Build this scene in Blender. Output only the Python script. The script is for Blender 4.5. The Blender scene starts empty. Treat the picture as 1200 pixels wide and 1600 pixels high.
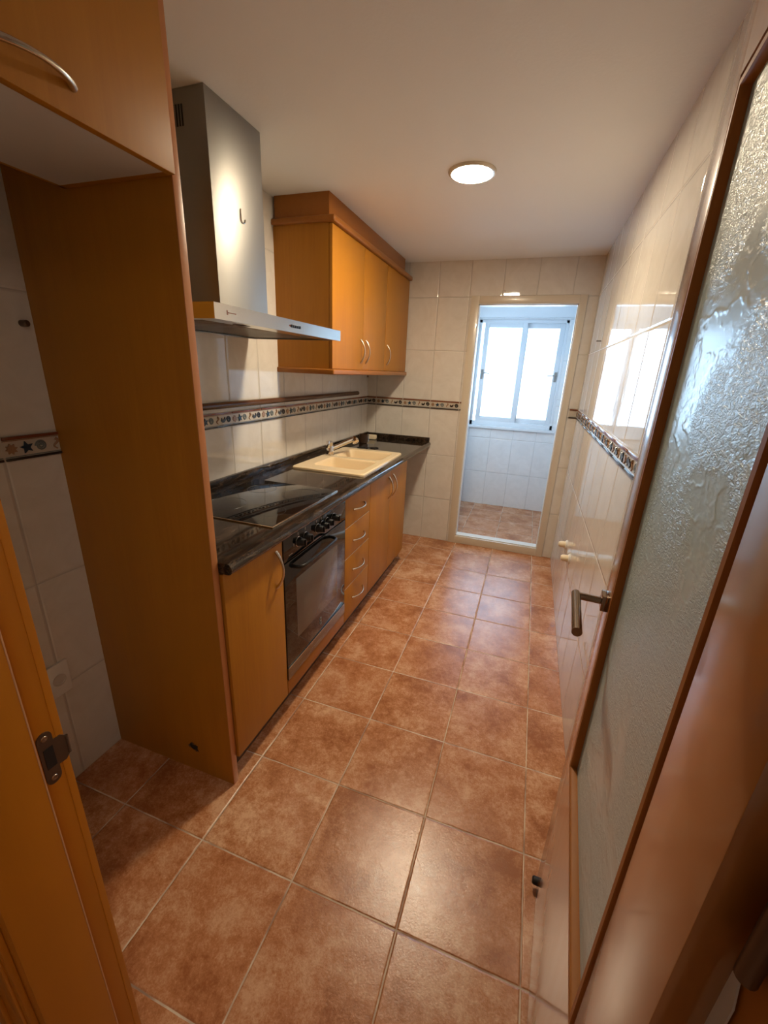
import bpy, bmesh, math, random
from mathutils import Vector, Matrix
random.seed(7)
C = bpy.context.scene.collection
scene = bpy.context.scene
PI = math.pi

# ------------------------------------------------------------------ camera
cam_d = bpy.data.cameras.new('camera')
cam = bpy.data.objects.new('camera', cam_d); C.objects.link(cam)
Rt, Dn, Fw = ((0.94341076, 0.32904103, 0.04132972),
              (0.14335339, -0.29225039, -0.94553663),
              (-0.29904172, 0.89795418, -0.32288131))
CAM = (-0.18652799, -0.38118613, 1.48730213)
cam.matrix_world = Matrix(((Rt[0], -Dn[0], -Fw[0], CAM[0]), (Rt[1], -Dn[1], -Fw[1], CAM[1]),
                           (Rt[2], -Dn[2], -Fw[2], CAM[2]), (0, 0, 0, 1)))
cam_d.sensor_fit = 'VERTICAL'; cam_d.sensor_height = 36.0; cam_d.lens = 649.11 / 1600 * 36
cam_d.clip_start = 0.02
scene.camera = cam

# ------------------------------------------------------------------ world, light levels, exposure
LAMP_STRENGTH = 255.0
LAMP_COLOR = (1.0, 0.83, 0.59)
SKY_STRENGTH = 5.8
HALL_FILL_STRENGTH = 22.0  # level of the fill light added in the hall
scene.view_settings.view_transform = 'Standard'
scene.view_settings.look = 'None'
scene.view_settings.exposure = 0.48
scene.view_settings.gamma = 1.0
scene.view_settings.use_curve_mapping = False
world = bpy.data.worlds.new('world'); scene.world = world; world.use_nodes = True
bgn = world.node_tree.nodes['Background']
bgn.inputs[0].default_value = (0.50, 0.74, 1.0, 1); bgn.inputs[1].default_value = SKY_STRENGTH
pl = bpy.data.lights.new('window_portal', 'AREA'); pl.shape = 'RECTANGLE'; pl.size = 0.92; pl.size_y = 1.12
pl.cycles.is_portal = True
po = bpy.data.objects.new('window_portal', pl); C.objects.link(po)
po.location = (-0.39, 4.70, 1.49); po.rotation_euler = (-PI / 2, 0, 0)
pl2 = bpy.data.lights.new('added_opening_portal', 'AREA'); pl2.shape = 'RECTANGLE'; pl2.size = 0.90; pl2.size_y = 0.72  # portal of an unseen opening added to brighten the balcony
pl2.cycles.is_portal = True
po2 = bpy.data.objects.new('added_opening_portal', pl2); C.objects.link(po2)
po2.location = (-1.27, 3.86, 1.52); po2.rotation_euler = (0, -PI / 2, 0)

# ------------------------------------------------------------------ dimensions
XL, XR, YB, YF, H = -1.593, 0.1536, 3.226, -0.110, 2.304
S = 0.335
YG = 4.58


# ------------------------------------------------------------------ node helpers
class NT:
    def __init__(s, name):
        s.m = bpy.data.materials.new(name); s.m.use_nodes = True
        s.t = s.m.node_tree; s.N = s.t.nodes; s.L = s.t.links
        s.b = s.N['Principled BSDF']; s.out = s.N['Material Output']

    def new(s, ty, **k):
        n = s.N.new(ty)
        for a, v in k.items(): setattr(n, a, v)
        return n

    def put(s, sock, v):
        if isinstance(v, bpy.types.NodeSocket): s.L.new(v, sock)
        elif isinstance(v, (tuple, list)):
            sock.default_value = tuple(v) + ((1,) if len(v) == 3 and sock.type == 'RGBA' else ())
        else: sock.default_value = v

    def math(s, op, a, b=0.0, c=None):
        n = s.new('ShaderNodeMath', operation=op)
        s.put(n.inputs[0], a); s.put(n.inputs[1], b)
        if c is not None: s.put(n.inputs[2], c)
        return n.outputs[0]

    def pos(s):
        g = s.new('ShaderNodeNewGeometry'); x = s.new('ShaderNodeSeparateXYZ')
        s.L.new(g.outputs['Position'], x.inputs[0])
        return g.outputs['Position'], x.outputs[0], x.outputs[1], x.outputs[2]

    def obj(s):
        return s.new('ShaderNodeTexCoord').outputs['Object']

    def vec(s, x, y, z):
        n = s.new('ShaderNodeCombineXYZ')
        for i, v in enumerate((x, y, z)): s.put(n.inputs[i], v)
        return n.outputs[0]

    def mapv(s, v, scale=(1, 1, 1), loc=(0, 0, 0), rot=(0, 0, 0)):
        n = s.new('ShaderNodeMapping'); s.L.new(v, n.inputs[0])
        n.inputs['Scale'].default_value = scale; n.inputs['Location'].default_value = loc
        n.inputs['Rotation'].default_value = rot
        return n.outputs[0]

    def noise(s, v, scale=5, detail=4, rough=0.55, dist=0.0):
        n = s.new('ShaderNodeTexNoise'); s.L.new(v, n.inputs['Vector'])
        n.inputs['Scale'].default_value = scale; n.inputs['Detail'].default_value = detail
        n.inputs['Roughness'].default_value = rough; n.inputs['Distortion'].default_value = dist
        return n.outputs['Fac']

    def rand(s, v):
        n = s.new('ShaderNodeTexWhiteNoise', noise_dimensions='3D'); s.L.new(v, n.inputs['Vector'])
        return n.outputs['Value']

    def ramp(s, f, stops):
        n = s.new('ShaderNodeValToRGB'); s.L.new(f, n.inputs[0]); e = n.color_ramp.elements
        while len(e) < len(stops): e.new(0.5)
        for el, (p, c) in zip(e, stops):
            el.position = p; el.color = tuple(c) + (1,) if len(c) == 3 else c
        return n.outputs[0]

    def mix(s, f, a, b, blend='MIX'):
        n = s.new('ShaderNodeMix', data_type='RGBA', blend_type=blend)
        s.put(n.inputs[0], f); s.put(n.inputs[6], a); s.put(n.inputs[7], b)
        return n.outputs[2]

    def bump(s, h, strength=1.0, dist=0.001, normal=None):
        n = s.new('ShaderNodeBump'); s.put(n.inputs['Strength'], strength); n.inputs['Distance'].default_value = dist
        s.L.new(h, n.inputs['Height'])
        if normal is not None: s.L.new(normal, n.inputs['Normal'])
        return n.outputs[0]

    def smooth(s, v, a, b):
        n = s.new('ShaderNodeMapRange', interpolation_type='SMOOTHSTEP')
        s.put(n.inputs[0], v); n.inputs[1].default_value = a; n.inputs[2].default_value = b
        return n.outputs[0]

    def set(s, **k):
        for a, v in k.items(): s.put(s.b.inputs[a.replace('_', ' ')], v)
        return s.m


def plain(name, col, rough=0.5, metal=0.0, **k):
    t = NT(name); t.set(Base_Color=col, Roughness=rough, Metallic=metal, **k); return t.m


def wood(name, light, dark, rough=0.22, axis='z', fine=1.0, coat=0.0):
    """varnished veneer, grain along one axis"""
    t = NT(name); p, x, y, z = t.pos()
    sc = {'z': (1, 1, 0.06), 'y': (1, 0.06, 1), 'x': (0.06, 1, 1)}[axis]
    a = t.noise(t.mapv(p, sc), 14 * fine, 5, 0.6, 0.6)
    b = t.noise(t.mapv(p, tuple(c * 1.0 for c in sc)), 95 * fine, 3, 0.6, 0.0)
    f = t.math('ADD', t.math('MULTIPLY', a, 0.6), t.math('MULTIPLY', b, 0.4))
    col = t.ramp(f, [(0.33, dark), (0.66, light)])
    blot = t.noise(p, 2.2, 2, 0.5)
    col = t.mix(t.smooth(blot, 0.4, 0.75), col, tuple(c * 0.9 for c in light))
    r = t.math('MULTIPLY_ADD', b, 0.10, rough - 0.03)
    nb = t.bump(t.noise(p, 30, 2), 0.02, 0.001)
    t.set(Base_Color=col, Roughness=r, Normal=nb, Specular_IOR_Level=0.35)
    if coat: t.set(Coat_Weight=coat, Coat_Roughness=0.12, Coat_IOR=1.9)
    return t.m


def tile_wall(name, axis, off, ca=(0.70, 0.655, 0.59), cb=(0.76, 0.72, 0.66)):
    """glossy cream wall tiles 0.2475 x 0.4, upright; courses meet the border strip"""
    t = NT(name); p, x, y, z = t.pos()
    u0 = x if axis == 'x' else y
    W = 0.2475
    un = t.math('DIVIDE', t.math('SUBTRACT', u0, off), W)
    iu = t.math('FLOOR', un); fu = t.math('SUBTRACT', un, iu)
    low = t.math('DIVIDE', t.math('SUBTRACT', z, -0.003), 0.399)
    up = t.math('ADD', t.math('DIVIDE', t.math('SUBTRACT', z, 1.262), 0.3945), 10.0)
    sel = t.math('GREATER_THAN', z, 1.227)
    vn = t.math('ADD', t.math('MULTIPLY', up, sel), t.math('MULTIPLY', low, t.math('SUBTRACT', 1.0, sel)))
    iv = t.math('FLOOR', vn); fv = t.math('SUBTRACT', vn, iv)
    du = t.math('MULTIPLY', t.math('MINIMUM', fu, t.math('SUBTRACT', 1.0, fu)), W)
    dv = t.math('MULTIPLY', t.math('MINIMUM', fv, t.math('SUBTRACT', 1.0, fv)), 0.397)
    d = t.math('MINIMUM', du, dv)
    cell = t.vec(iu, iv, 3.7)
    r1 = t.rand(cell); r2 = t.rand(t.vec(iv, iu, 9.1))
    marb = t.noise(t.mapv(p, (1, 1, 1)), 7, 5, 0.6, 1.5)
    col = t.ramp(marb, [(0.35, ca), (0.65, cb)])
    col = t.mix(t.math('MULTIPLY', r1, 0.10), col, tuple(c * 0.86 for c in ca))
    gro = t.smooth(d, 0.0012, 0.0023)
    col = t.mix(gro, tuple(c * 0.74 for c in ca), col)
    rough = t.math('MULTIPLY_ADD', t.math('SUBTRACT', 1.0, gro), 0.5, 0.035)
    pill = t.math('MULTIPLY', t.smooth(d, 0.0, 0.008), 0.0019)
    tilt = t.math('ADD', t.math('MULTIPLY', t.math('MULTIPLY', t.math('SUBTRACT', r1, 0.5), fu), 0.0016),
                  t.math('MULTIPLY', t.math('MULTIPLY', t.math('SUBTRACT', r2, 0.5), fv), 0.0022))
    wav = t.math('MULTIPLY', t.noise(p, 9, 2), 0.00035)
    h = t.math('ADD', t.math('ADD', pill, tilt), wav)
    t.set(Base_Color=col, Roughness=rough, Normal=t.bump(h, 1.0, 1.0), IOR=1.58)
    return t.m


def tile_floor(name):
    t = NT(name); p, x, y, z = t.pos()
    wob = t.math('MULTIPLY', t.math('SUBTRACT', t.noise(p, 18, 3), 0.5), 0.003)
    un = t.math('ADD', t.math('DIVIDE', t.math('ADD', x, wob), S), 50.0)
    vn = t.math('ADD', t.math('DIVIDE', t.math('SUBTRACT', y, wob), S), 50.0)
    iu = t.math('FLOOR', un); iv = t.math('FLOOR', vn)
    fu = t.math('SUBTRACT', un, iu); fv = t.math('SUBTRACT', vn, iv)
    du = t.math('MINIMUM', fu, t.math('SUBTRACT', 1.0, fu)); dv = t.math('MINIMUM', fv, t.math('SUBTRACT', 1.0, fv))
    d = t.math('MULTIPLY', t.math('MINIMUM', du, dv), S)
    cell = t.vec(iu, iv, 1.3); r = t.rand(cell)
    pj = t.new('ShaderNodeVectorMath', operation='MULTIPLY_ADD')
    t.L.new(cell, pj.inputs[0]); pj.inputs[1].default_value = (7.3, 5.1, 2.2); t.L.new(p, pj.inputs[2])
    pv = pj.outputs[0]
    big = t.noise(pv, 6.5, 6, 0.62, 0.25); mid = t.noise(pv, 46, 6, 0.72, 0.3); fin = t.noise(pv, 190, 3, 0.7)
    f = t.math('ADD', t.math('ADD', t.math('MULTIPLY', big, 0.50), t.math('MULTIPLY', mid, 0.30)), t.math('MULTIPLY', fin, 0.20))
    col = t.ramp(f, [(0.41, (0.34, 0.120, 0.040)), (0.5, (0.53, 0.230, 0.100)), (0.60, (0.74, 0.44, 0.26))])
    col = t.mix(t.math('MULTIPLY', r, 0.22), col, (0.44, 0.15, 0.06))
    sel = t.smooth(fin, 0.66, 0.74)
    col = t.mix(t.math('MULTIPLY', sel, 0.35), col, (0.72, 0.48, 0.28))
    gro = t.smooth(d, 0.0015, 0.0026)
    gcol = t.ramp(t.noise(p, 6, 3), [(0.40, (0.34, 0.21, 0.14)), (0.56, (0.72, 0.58, 0.43))])
    col = t.mix(gro, gcol, col)
    rgh = t.math('ADD', t.math('MULTIPLY', mid, 0.20), 0.14)
    rgh = t.math('MAXIMUM', rgh, t.math('MULTIPLY', t.math('SUBTRACT', 1.0, gro), 0.8))
    h = t.math('ADD', t.math('ADD', t.math('MULTIPLY', t.smooth(d, 0.001, 0.006), 0.0016), t.math('MULTIPLY', mid, 0.0004)),
               t.math('MULTIPLY', fin, 0.00034))
    t.set(Base_Color=col, Roughness=rgh, Normal=t.bump(h, 1.0, 1.0), Specular_IOR_Level=0.55)
    return t.m


def granite(name):
    t = NT(name); p, x, y, z = t.pos()
    v = t.mapv(p, (1.0, 0.28, 1.0), rot=(0, 0, 0.30))
    a = t.noise(v, 38, 7, 0.72, 0.7); b = t.noise(p, 160, 3, 0.7)
    f = t.math('ADD', t.math('MULTIPLY', a, 0.8), t.math('MULTIPLY', b, 0.2))
    col = t.ramp(f, [(0.38, (0.006, 0.005, 0.004)), (0.52, (0.032, 0.020, 0.013)), (0.68, (0.12, 0.078, 0.050))])
    t.set(Base_Color=col, Roughness=0.05, Specular_IOR_Level=0.55); return t.m


def steel(name, col=(0.50, 0.485, 0.46), rough=0.28, axis='z', smear=False):
    t = NT(name); p, x, y, z = t.pos()
    sc = {'z': (1, 1, 0.03), 'y': (1, 0.02, 1)}[axis]
    b = t.noise(t.mapv(p, sc), 420, 2, 0.5)
    r = t.math('MULTIPLY_ADD', b, 0.12, rough - 0.06)
    if smear:
        s1 = t.noise(t.mapv(p, (1, 1, 0.6)), 9, 5, 0.65, 2.0)
        r = t.math('ADD', r, t.math('MULTIPLY', t.smooth(s1, 0.45, 0.7), 0.14))
    t.set(Base_Color=col, Metallic=1.0, Roughness=r, Normal=t.bump(b, 0.15, 0.0004))
    if axis == 'z':
        tg = t.new('ShaderNodeTangent', direction_type='RADIAL', axis='Z')
        t.set(Anisotropic=0.55, Anisotropic_Rotation=0.25, Tangent=tg.outputs[0])
    return t.m


def clear_glass(name, tint=(0.97, 0.99, 1.0)):
    t = NT(name); tr = t.new('ShaderNodeBsdfTransparent'); gl = t.new('ShaderNodeBsdfGlossy')
    tr.inputs[0].default_value = tint + (1,); gl.inputs['Roughness'].default_value = 0.02
    fr = t.new('ShaderNodeFresnel'); fr.inputs[0].default_value = 1.45
    mx = t.new('ShaderNodeMixShader'); t.L.new(fr.outputs[0], mx.inputs[0])
    t.L.new(tr.outputs[0], mx.inputs[1]); t.L.new(gl.outputs[0], mx.inputs[2]); t.L.new(mx.outputs[0], t.out.inputs[0])
    return t.m


def cast_glass(name):
    """obscure pane cast with swirling ridges and pebbles"""
    t = NT(name); p0, x, y, z = t.pos(); p = t.mapv(p0, (1, 0.42, 1))
    patch = t.smooth(t.noise(t.mapv(p, (1, 1, 0.55)), 5.5, 3, 0.6, 1.4), 0.40, 0.54)
    peb = t.noise(p, 150, 3, 0.6, 1.9)
    wv = t.new('ShaderNodeTexWave'); t.L.new(t.mapv(p, (0.3, 1.0, 0.75), rot=(0.55, 0, 0)), wv.inputs['Vector'])
    wv.inputs['Scale'].default_value = 18; wv.inputs['Distortion'].default_value = 14
    wv.inputs['Detail'].default_value = 3; wv.inputs['Detail Scale'].default_value = 1.3
    ridg = t.math('POWER', wv.outputs['Fac'], 2.5)
    h = t.math('ADD', t.math('MULTIPLY', t.math('MULTIPLY', peb, patch), 0.0028),
               t.math('MULTIPLY', t.math('MULTIPLY', ridg, t.math('SUBTRACT', 1.0, t.math('MULTIPLY', patch, 0.6))), 0.0007))
    nb = t.bump(h, 0.8, 1.0)
    t.set(Base_Color=(0.64, 0.88, 0.95), Roughness=0.4, Normal=nb, Coat_Weight=1.0, Coat_Roughness=0.22, Coat_IOR=1.9)
    t.put(t.b.inputs['Coat Normal'], nb)
    tl = t.new('ShaderNodeBsdfTranslucent'); tl.inputs[0].default_value = (0.90, 0.95, 0.92, 1)
    mx = t.new('ShaderNodeMixShader'); mx.inputs[0].default_value = 0.18
    t.L.new(t.b.outputs[0], mx.inputs[1]); t.L.new(tl.outputs[0], mx.inputs[2]); t.L.new(mx.outputs[0], t.out.inputs[0])
    return t.m


M = {}
M['floor'] = tile_floor('terracotta_floor_tiles')
M['tile_y'] = tile_wall('cream_wall_tiles_side', 'y', 0.3755)
M['tile_g'] = tile_wall('daylit_white_balcony_tiles_side', 'y', 0.3755, (0.80, 0.82, 0.84), (0.86, 0.88, 0.90))  # whiter, cooler copy of the wall tile: daylight tone put into the colour
M['tile_gx'] = tile_wall('daylit_white_balcony_tiles_end', 'x', -0.59, (0.80, 0.82, 0.84), (0.86, 0.88, 0.90))  # same daylight tone in the colour
M['tile_x'] = tile_wall('cream_wall_tiles_end', 'x', -0.765)
t_ = NT('ceiling_paint'); p_, *_ = t_.pos()
t_.set(Base_Color=(0.90, 0.90, 0.88), Roughness=0.75, Normal=t_.bump(t_.noise(p_, 90, 4), 0.25, 0.0015)); M['ceiling'] = t_.m
t_ = NT('hall_paint'); p_, *_ = t_.pos()
t_.set(Base_Color=(0.70, 0.66, 0.60), Roughness=0.8, Normal=t_.bump(t_.noise(p_, 70, 4), 0.3, 0.0015)); M['plaster'] = t_.m
WL, WD = (0.47, 0.190, 0.014), (0.385, 0.142, 0.008)
M['wood'] = wood('honey_veneer', WL, WD, 0.40)
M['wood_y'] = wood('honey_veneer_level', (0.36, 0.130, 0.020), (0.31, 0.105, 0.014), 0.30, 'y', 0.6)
M['litedge'] = plain('lit_edge_paint', (0.66, 0.34, 0.17), 0.5)  # pale tone stands in for the highlight along the frame edge
M['edge'] = wood('beech_edging', (0.56, 0.23, 0.085), (0.54, 0.215, 0.078), 0.3)
M['trimwood'] = wood('door_veneer', (0.36, 0.128, 0.020), (0.325, 0.112, 0.016), 0.28, 'z', 0.4, 1.0)
M['bead'] = wood('bead_veneer', (0.40, 0.145, 0.022), (0.36, 0.125, 0.018), 0.5, 'z', 0.4)
M['jamb'] = wood('door_frame_veneer', (0.56, 0.195, 0.010), (0.49, 0.155, 0.007), 0.36, 'z', 0.6)
M['melamine'] = plain('white_melamine', (0.62, 0.58, 0.54), 0.45)
M['carcass'] = plain('carcass_brown', (0.20, 0.09, 0.035), 0.5)
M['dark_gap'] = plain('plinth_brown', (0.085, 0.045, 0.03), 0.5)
M['granite'] = granite('dark_brown_granite')
M['steel'] = steel('brushed_steel', (0.34, 0.33, 0.31), 0.42)
M['trimsteel'] = steel('dull_trim_steel', (0.26, 0.25, 0.23), 0.25, 'y')
M['rim'] = plain('polished_rim', (0.72, 0.67, 0.60), 0.22, 1.0)
M['steel_y'] = steel('brushed_steel_level', (0.56, 0.54, 0.51), 0.22, 'y')
M['chrome'] = plain('chrome', (0.80, 0.78, 0.75), 0.09, 1.0)
M['nickel'] = plain('satin_nickel', (0.60, 0.53, 0.44), 0.27, 1.0)
M['bronze'] = plain('dark_nickel', (0.30, 0.22, 0.155), 0.20, 1.0)
M['oldmetal'] = plain('tarnished_metal', (0.16, 0.115, 0.085), 0.42, 0.8)
M['screw'] = plain('screw_metal', (0.42, 0.36, 0.30), 0.3, 1.0)
M['blackglass'] = plain('black_glass', (0.007, 0.007, 0.008), 0.035, 0, Specular_IOR_Level=0.6)
M['ovenglass'] = plain('oven_window_glass', (0.085, 0.083, 0.08), 0.09, 0, Specular_IOR_Level=0.9)
M['blackplastic'] = plain('black_plastic', (0.006, 0.0055, 0.006), 0.35)
M['rubber'] = plain('black_rubber', (0.01, 0.009, 0.009), 0.6)
M['print'] = plain('grey_print', (0.30, 0.29, 0.27), 0.5)
M['redprint'] = plain('red_brown_print', (0.22, 0.07, 0.04), 0.5)
M['sink'] = plain('cream_composite', (0.88, 0.71, 0.46), 0.2, 0, Coat_Weight=0.3)
M['alu'] = plain('cream_lacquered_metal', (0.66, 0.58, 0.46), 0.25, 0, Coat_Weight=0.3)
M['pvc'] = plain('white_window_lacquer', (0.78, 0.82, 0.86), 0.22)
M['white'] = plain('white_plastic', (0.80, 0.78, 0.74), 0.3)
M['cream'] = plain('cream_soap', (0.80, 0.68, 0.48), 0.45)
M['railwood'] = wood('dark_rail_varnish', (0.13, 0.055, 0.028), (0.07, 0.03, 0.016), 0.22, 'y')
M['glass'] = clear_glass('window_glass')
M['castglass'] = cast_glass('swirled_obscure_glass')
M['b_base'] = plain('border_cream_glaze', (0.56, 0.50, 0.42), 0.08)
M['b_brown'] = plain('border_brown_glaze', (0.20, 0.055, 0.022), 0.12)
M['b_dark'] = plain('border_dark_glaze', (0.035, 0.028, 0.026), 0.12)
M['b_blue'] = plain('border_blue_glaze', (0.022, 0.045, 0.075), 0.12)
M['b_grey'] = plain('border_grey_glaze', (0.18, 0.20, 0.20), 0.12)
M['b_orange'] = plain('border_orange_glaze', (0.34, 0.20, 0.12), 0.10)
t_ = NT('lamp_diffuser'); t_.set(Base_Color=(1, 1, 1), Emission_Color=LAMP_COLOR, Emission_Strength=LAMP_STRENGTH); M['lamp'] = t_.m
t_ = NT('hall_fill_diffuser'); t_.set(Base_Color=(1, 1, 1), Emission_Color=(1, 0.86, 0.72), Emission_Strength=HALL_FILL_STRENGTH); M['hallfill'] = t_.m  # glow of the added hall fill


# ------------------------------------------------------------------ mesh helpers
class MB:
    def __init__(s): s.bm = bmesh.new(); s.mats = []

    def mi(s, m):
        if m is None: m = s.default
        if m not in s.mats: s.mats.append(m)
        return s.mats.index(m)
    default = None

    def _new(s, faces, m):
        if m is not None or s.mats:
            i = s.mi(m) if m is not None else 0
            for f in faces: f.material_index = i

    def box(s, x0, x1, y0, y1, z0, z1, bev=0.0, m=None, seg=2):
        b = bmesh.new()
        vs = [b.verts.new((x, y, z)) for x in (x0, x1) for y in (y0, y1) for z in (z0, z1)]
        for q in ((0, 1, 3, 2), (4, 6, 7, 5), (0, 4, 5, 1), (2, 3, 7, 6), (0, 2, 6, 4), (1, 5, 7, 3)):
            b.faces.new([vs[i] for i in q])
        if bev > 0: bmesh.ops.bevel(b, geom=list(b.edges), offset=bev, segments=seg, profile=0.6, affect='EDGES')
        return s.merge(b, m)

    def merge(s, b, m=None, mat=None):
        if mat is not None: bmesh.ops.transform(b, matrix=mat, verts=list(b.verts))
        bmesh.ops.recalc_face_normals(b, faces=list(b.faces))
        me = bpy.data.meshes.new('tmp'); b.to_mesh(me); b.free()
        n0 = len(s.bm.faces); s.bm.from_mesh(me); bpy.data.meshes.remove(me)
        s.bm.faces.ensure_lookup_table(); s._new(list(s.bm.faces)[n0:], m)
        return s

    def prism(s, poly, p0, ex, ey, ez, bev=0.0, m=None, seg=2):
        """poly of (a, b) on axes ex, ey from p0, extruded by vector ez"""
        b = bmesh.new(); p0, ex, ey, ez = map(Vector, (p0, ex, ey, ez))
        A = [b.verts.new(p0 + ex * u + ey * v) for u, v in poly]
        B = [b.verts.new(p0 + ex * u + ey * v + ez) for u, v in poly]
        n = len(poly); b.faces.new(A); b.faces.new(B[::-1])
        for i in range(n): b.faces.new((A[i], B[i], B[(i + 1) % n], A[(i + 1) % n]))
        bmesh.ops.recalc_face_normals(b, faces=list(b.faces))
        if bev > 0: bmesh.ops.bevel(b, geom=list(b.edges), offset=bev, segments=seg, profile=0.6, affect='EDGES')
        return s.merge(b, m)

    def tube(s, pts, r, seg=14, m=None, sx=1.0, up=None):
        b = bmesh.new(); P = [Vector(p) for p in pts]; n = len(P)
        rr = r if isinstance(r, (list, tuple)) else [r] * n
        tang = [(P[min(i + 1, n - 1)] - P[max(i - 1, 0)]).normalized() for i in range(n)]
        u = Vector(up) if up else (Vector((0, 0, 1)) if abs(tang[0].z) < 0.9 else Vector((1, 0, 0)))
        rings = []
        for i in range(n):
            a = tang[i].cross(u).normalized(); c = a.cross(tang[i]).normalized(); u = c
            rings.append([b.verts.new(P[i] + (a * math.cos(k / seg * 2 * PI) * sx + c * math.sin(k / seg * 2 * PI)) * rr[i]) for k in range(seg)])
        for i in range(n - 1):
            for k in range(seg):
                b.faces.new((rings[i][k], rings[i][(k + 1) % seg], rings[i + 1][(k + 1) % seg], rings[i + 1][k]))
        b.faces.new(rings[0][::-1]); b.faces.new(rings[-1])
        return s.merge(b, m)

    def lathe(s, prof, origin, axis=(0, 0, 1), seg=32, m=None):
        """prof: list of (radius, height along axis)"""
        b = bmesh.new(); ax = Vector(axis).normalized(); o = Vector(origin)
        a = ax.orthogonal().normalized(); c = ax.cross(a)
        rings = []
        for r, h in prof:
            if r < 1e-6: rings.append([b.verts.new(o + ax * h)])
            else: rings.append([b.verts.new(o + ax * h + (a * math.cos(k / seg * 2 * PI) + c * math.sin(k / seg * 2 * PI)) * r) for k in range(seg)])
        for A, B in zip(rings, rings[1:]):
            for k in range(seg):
                k2 = (k + 1) % seg
                if len(A) == 1 and len(B) == 1: continue
                if len(A) == 1: b.faces.new((A[0], B[k], B[k2]))
                elif len(B) == 1: b.faces.new((A[k], A[k2], B[0]))
                else: b.faces.new((A[k], A[k2], B[k2], B[k]))
        if len(rings[0]) > 1: b.faces.new(rings[0][::-1])
        if len(rings[-1]) > 1: b.faces.new(rings[-1])
        return s.merge(b, m)

    def build(s, name, mat, parent=None, angle=35, loc=None):
        me = bpy.data.meshes.new(name)
        ca = math.cos(math.radians(angle))
        for e in s.bm.edges:
            if len(e.link_faces) == 2 and e.link_faces[0].normal.dot(e.link_faces[1].normal) < ca: e.smooth = False
        for f in s.bm.faces: f.smooth = True
        if loc is not None: bmesh.ops.translate(s.bm, verts=list(s.bm.verts), vec=-Vector(loc))
        s.bm.to_mesh(me); s.bm.free()
        for m in (s.mats if s.mats else [mat]): me.materials.append(m)
        o = bpy.data.objects.new(name, me); C.objects.link(o)
        if loc is not None: o.location = loc
        if parent is not None: o.parent = parent
        return o


def box(*a, **k): return MB().box(*a, **k)


def tag(o, label=None, cat=None, group=None, kind=None):
    if label: o['label'] = label
    if cat: o['category'] = cat
    if group: o['group'] = group
    if kind: o['kind'] = kind
    return o


def thing(name, label, cat, group=None, kind=None, mat=None):
    o = bpy.data.objects.new(name, None); C.objects.link(o)
    o.empty_display_size = 0.05
    if mat is not None: o.matrix_world = mat
    return tag(o, label, cat, group, kind)


def arc(p0, p1, bulge, n=18, flat=0.0):
    """bow from p0 to p1 bulging along vector"""
    p0, p1, bl = Vector(p0), Vector(p1), Vector(bulge)
    return [p0.lerp(p1, i / n) + bl * (math.sin(PI * i / n) ** (0.75)) for i in range(n + 1)]


def bow(p0, p1, bulge, r=0.0048):
    n = 18; rr = [r * (0.85 + 0.5 * abs(2 * i / n - 1) ** 2) for i in range(n + 1)]
    return MB().tube(arc(p0, p1, bulge, n), rr, 12, sx=1.0)


# ================================================================== THE SETTING
def struct(mb, name, mat, label, cat, parent=None):
    return tag(mb.build(name, mat, parent), label, cat, kind='structure')


struct(box(-2.0, 1.3, -1.9, 4.9, -0.10, 0.0), 'floor', M['floor'], 'square terracotta floor tiles with pale grout lines', 'floor')
struct(box(XL - 0.1, XR + 0.12, YF, YB + 0.12, H, H + 0.1), 'ceiling', M['ceiling'], 'plain off-white plaster ceiling around the round downlight', 'ceiling')
wl = struct(box(XL - 0.1, XL, -0.2185, YB + 0.12, 0, H), 'wall_left', M['tile_y'], 'cream glossy tiled wall behind the cooker hood and worktop', 'wall')
struct(box(XR, XR + .1, YB + .12, YG + .25, 0, H + .1), 'wall_balcony_right', M['tile_g'], 'daylight-toned white tiled right wall of the utility balcony', 'wall')
wr = struct(box(XR, XR + 0.1, -0.2185, YB + .12, 0, H + 0.1), 'wall_right', M['tile_y'], 'shiny cream tiled wall reflecting the window behind the glazed door', 'wall')
OX0, OX1, OZ1 = -0.747, 0.083, 2.060
mb = MB(); mb.box(XL, OX0, YB, YB + 0.12, 0, H); mb.box(OX1, XR, YB, YB + 0.12, 0, H); mb.box(OX0, OX1, YB, YB + 0.12, OZ1, H)
wb = struct(mb, 'wall_back', M['tile_x'], 'cream tiled end wall with the opening to the utility balcony', 'wall')
JL, JR = -0.737, 0.026      # clear faces of the near doorway lining
mb = MB(); mb.box(XL, JL - 0.035, -0.2185, YF, 0, H + .1); mb.box(JR + .034, XR, -0.2185, YF, 0, H + .1); mb.box(JL - 0.035, JR + .034, -0.2185, YF, 2.10, H + .1)
struct(mb, 'wall_front', M['plaster'], 'plastered wall around the near wooden doorway', 'wall')
# hall behind the camera
mb = MB(); mb.box(-1.75, -1.65, -1.7, -0.2185, 0, 2.4); mb.box(-1.65, XL - .1, -0.2185, -0.12, 0, 2.4)
struct(mb, 'wall_hall_left', M['plaster'], 'white hall wall left of the near doorway', 'wall')
struct(box(1.05, 1.15, -1.7, -0.2185, 0, 2.4), 'wall_hall_right', M['plaster'], 'white hall wall right of the near doorway', 'wall')
mb = MB(); mb.box(-1.75, 1.15, -1.8, -1.7, 0, 2.4)
struct(mb, 'wall_hall_rear', M['plaster'], 'white hall wall facing the kitchen doorway', 'wall')
struct(box(XR + .1, 1.15, -0.2185, -0.12, 0, 2.4), 'wall_hall_front', M['plaster'], 'white hall wall beyond the kitchen side wall', 'wall')
struct(box(-1.75, 1.15, -1.8, YF, 2.4, 2.5), 'ceiling_hall', M['ceiling'], 'plain hall ceiling outside the kitchen doorway', 'ceiling')
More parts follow.
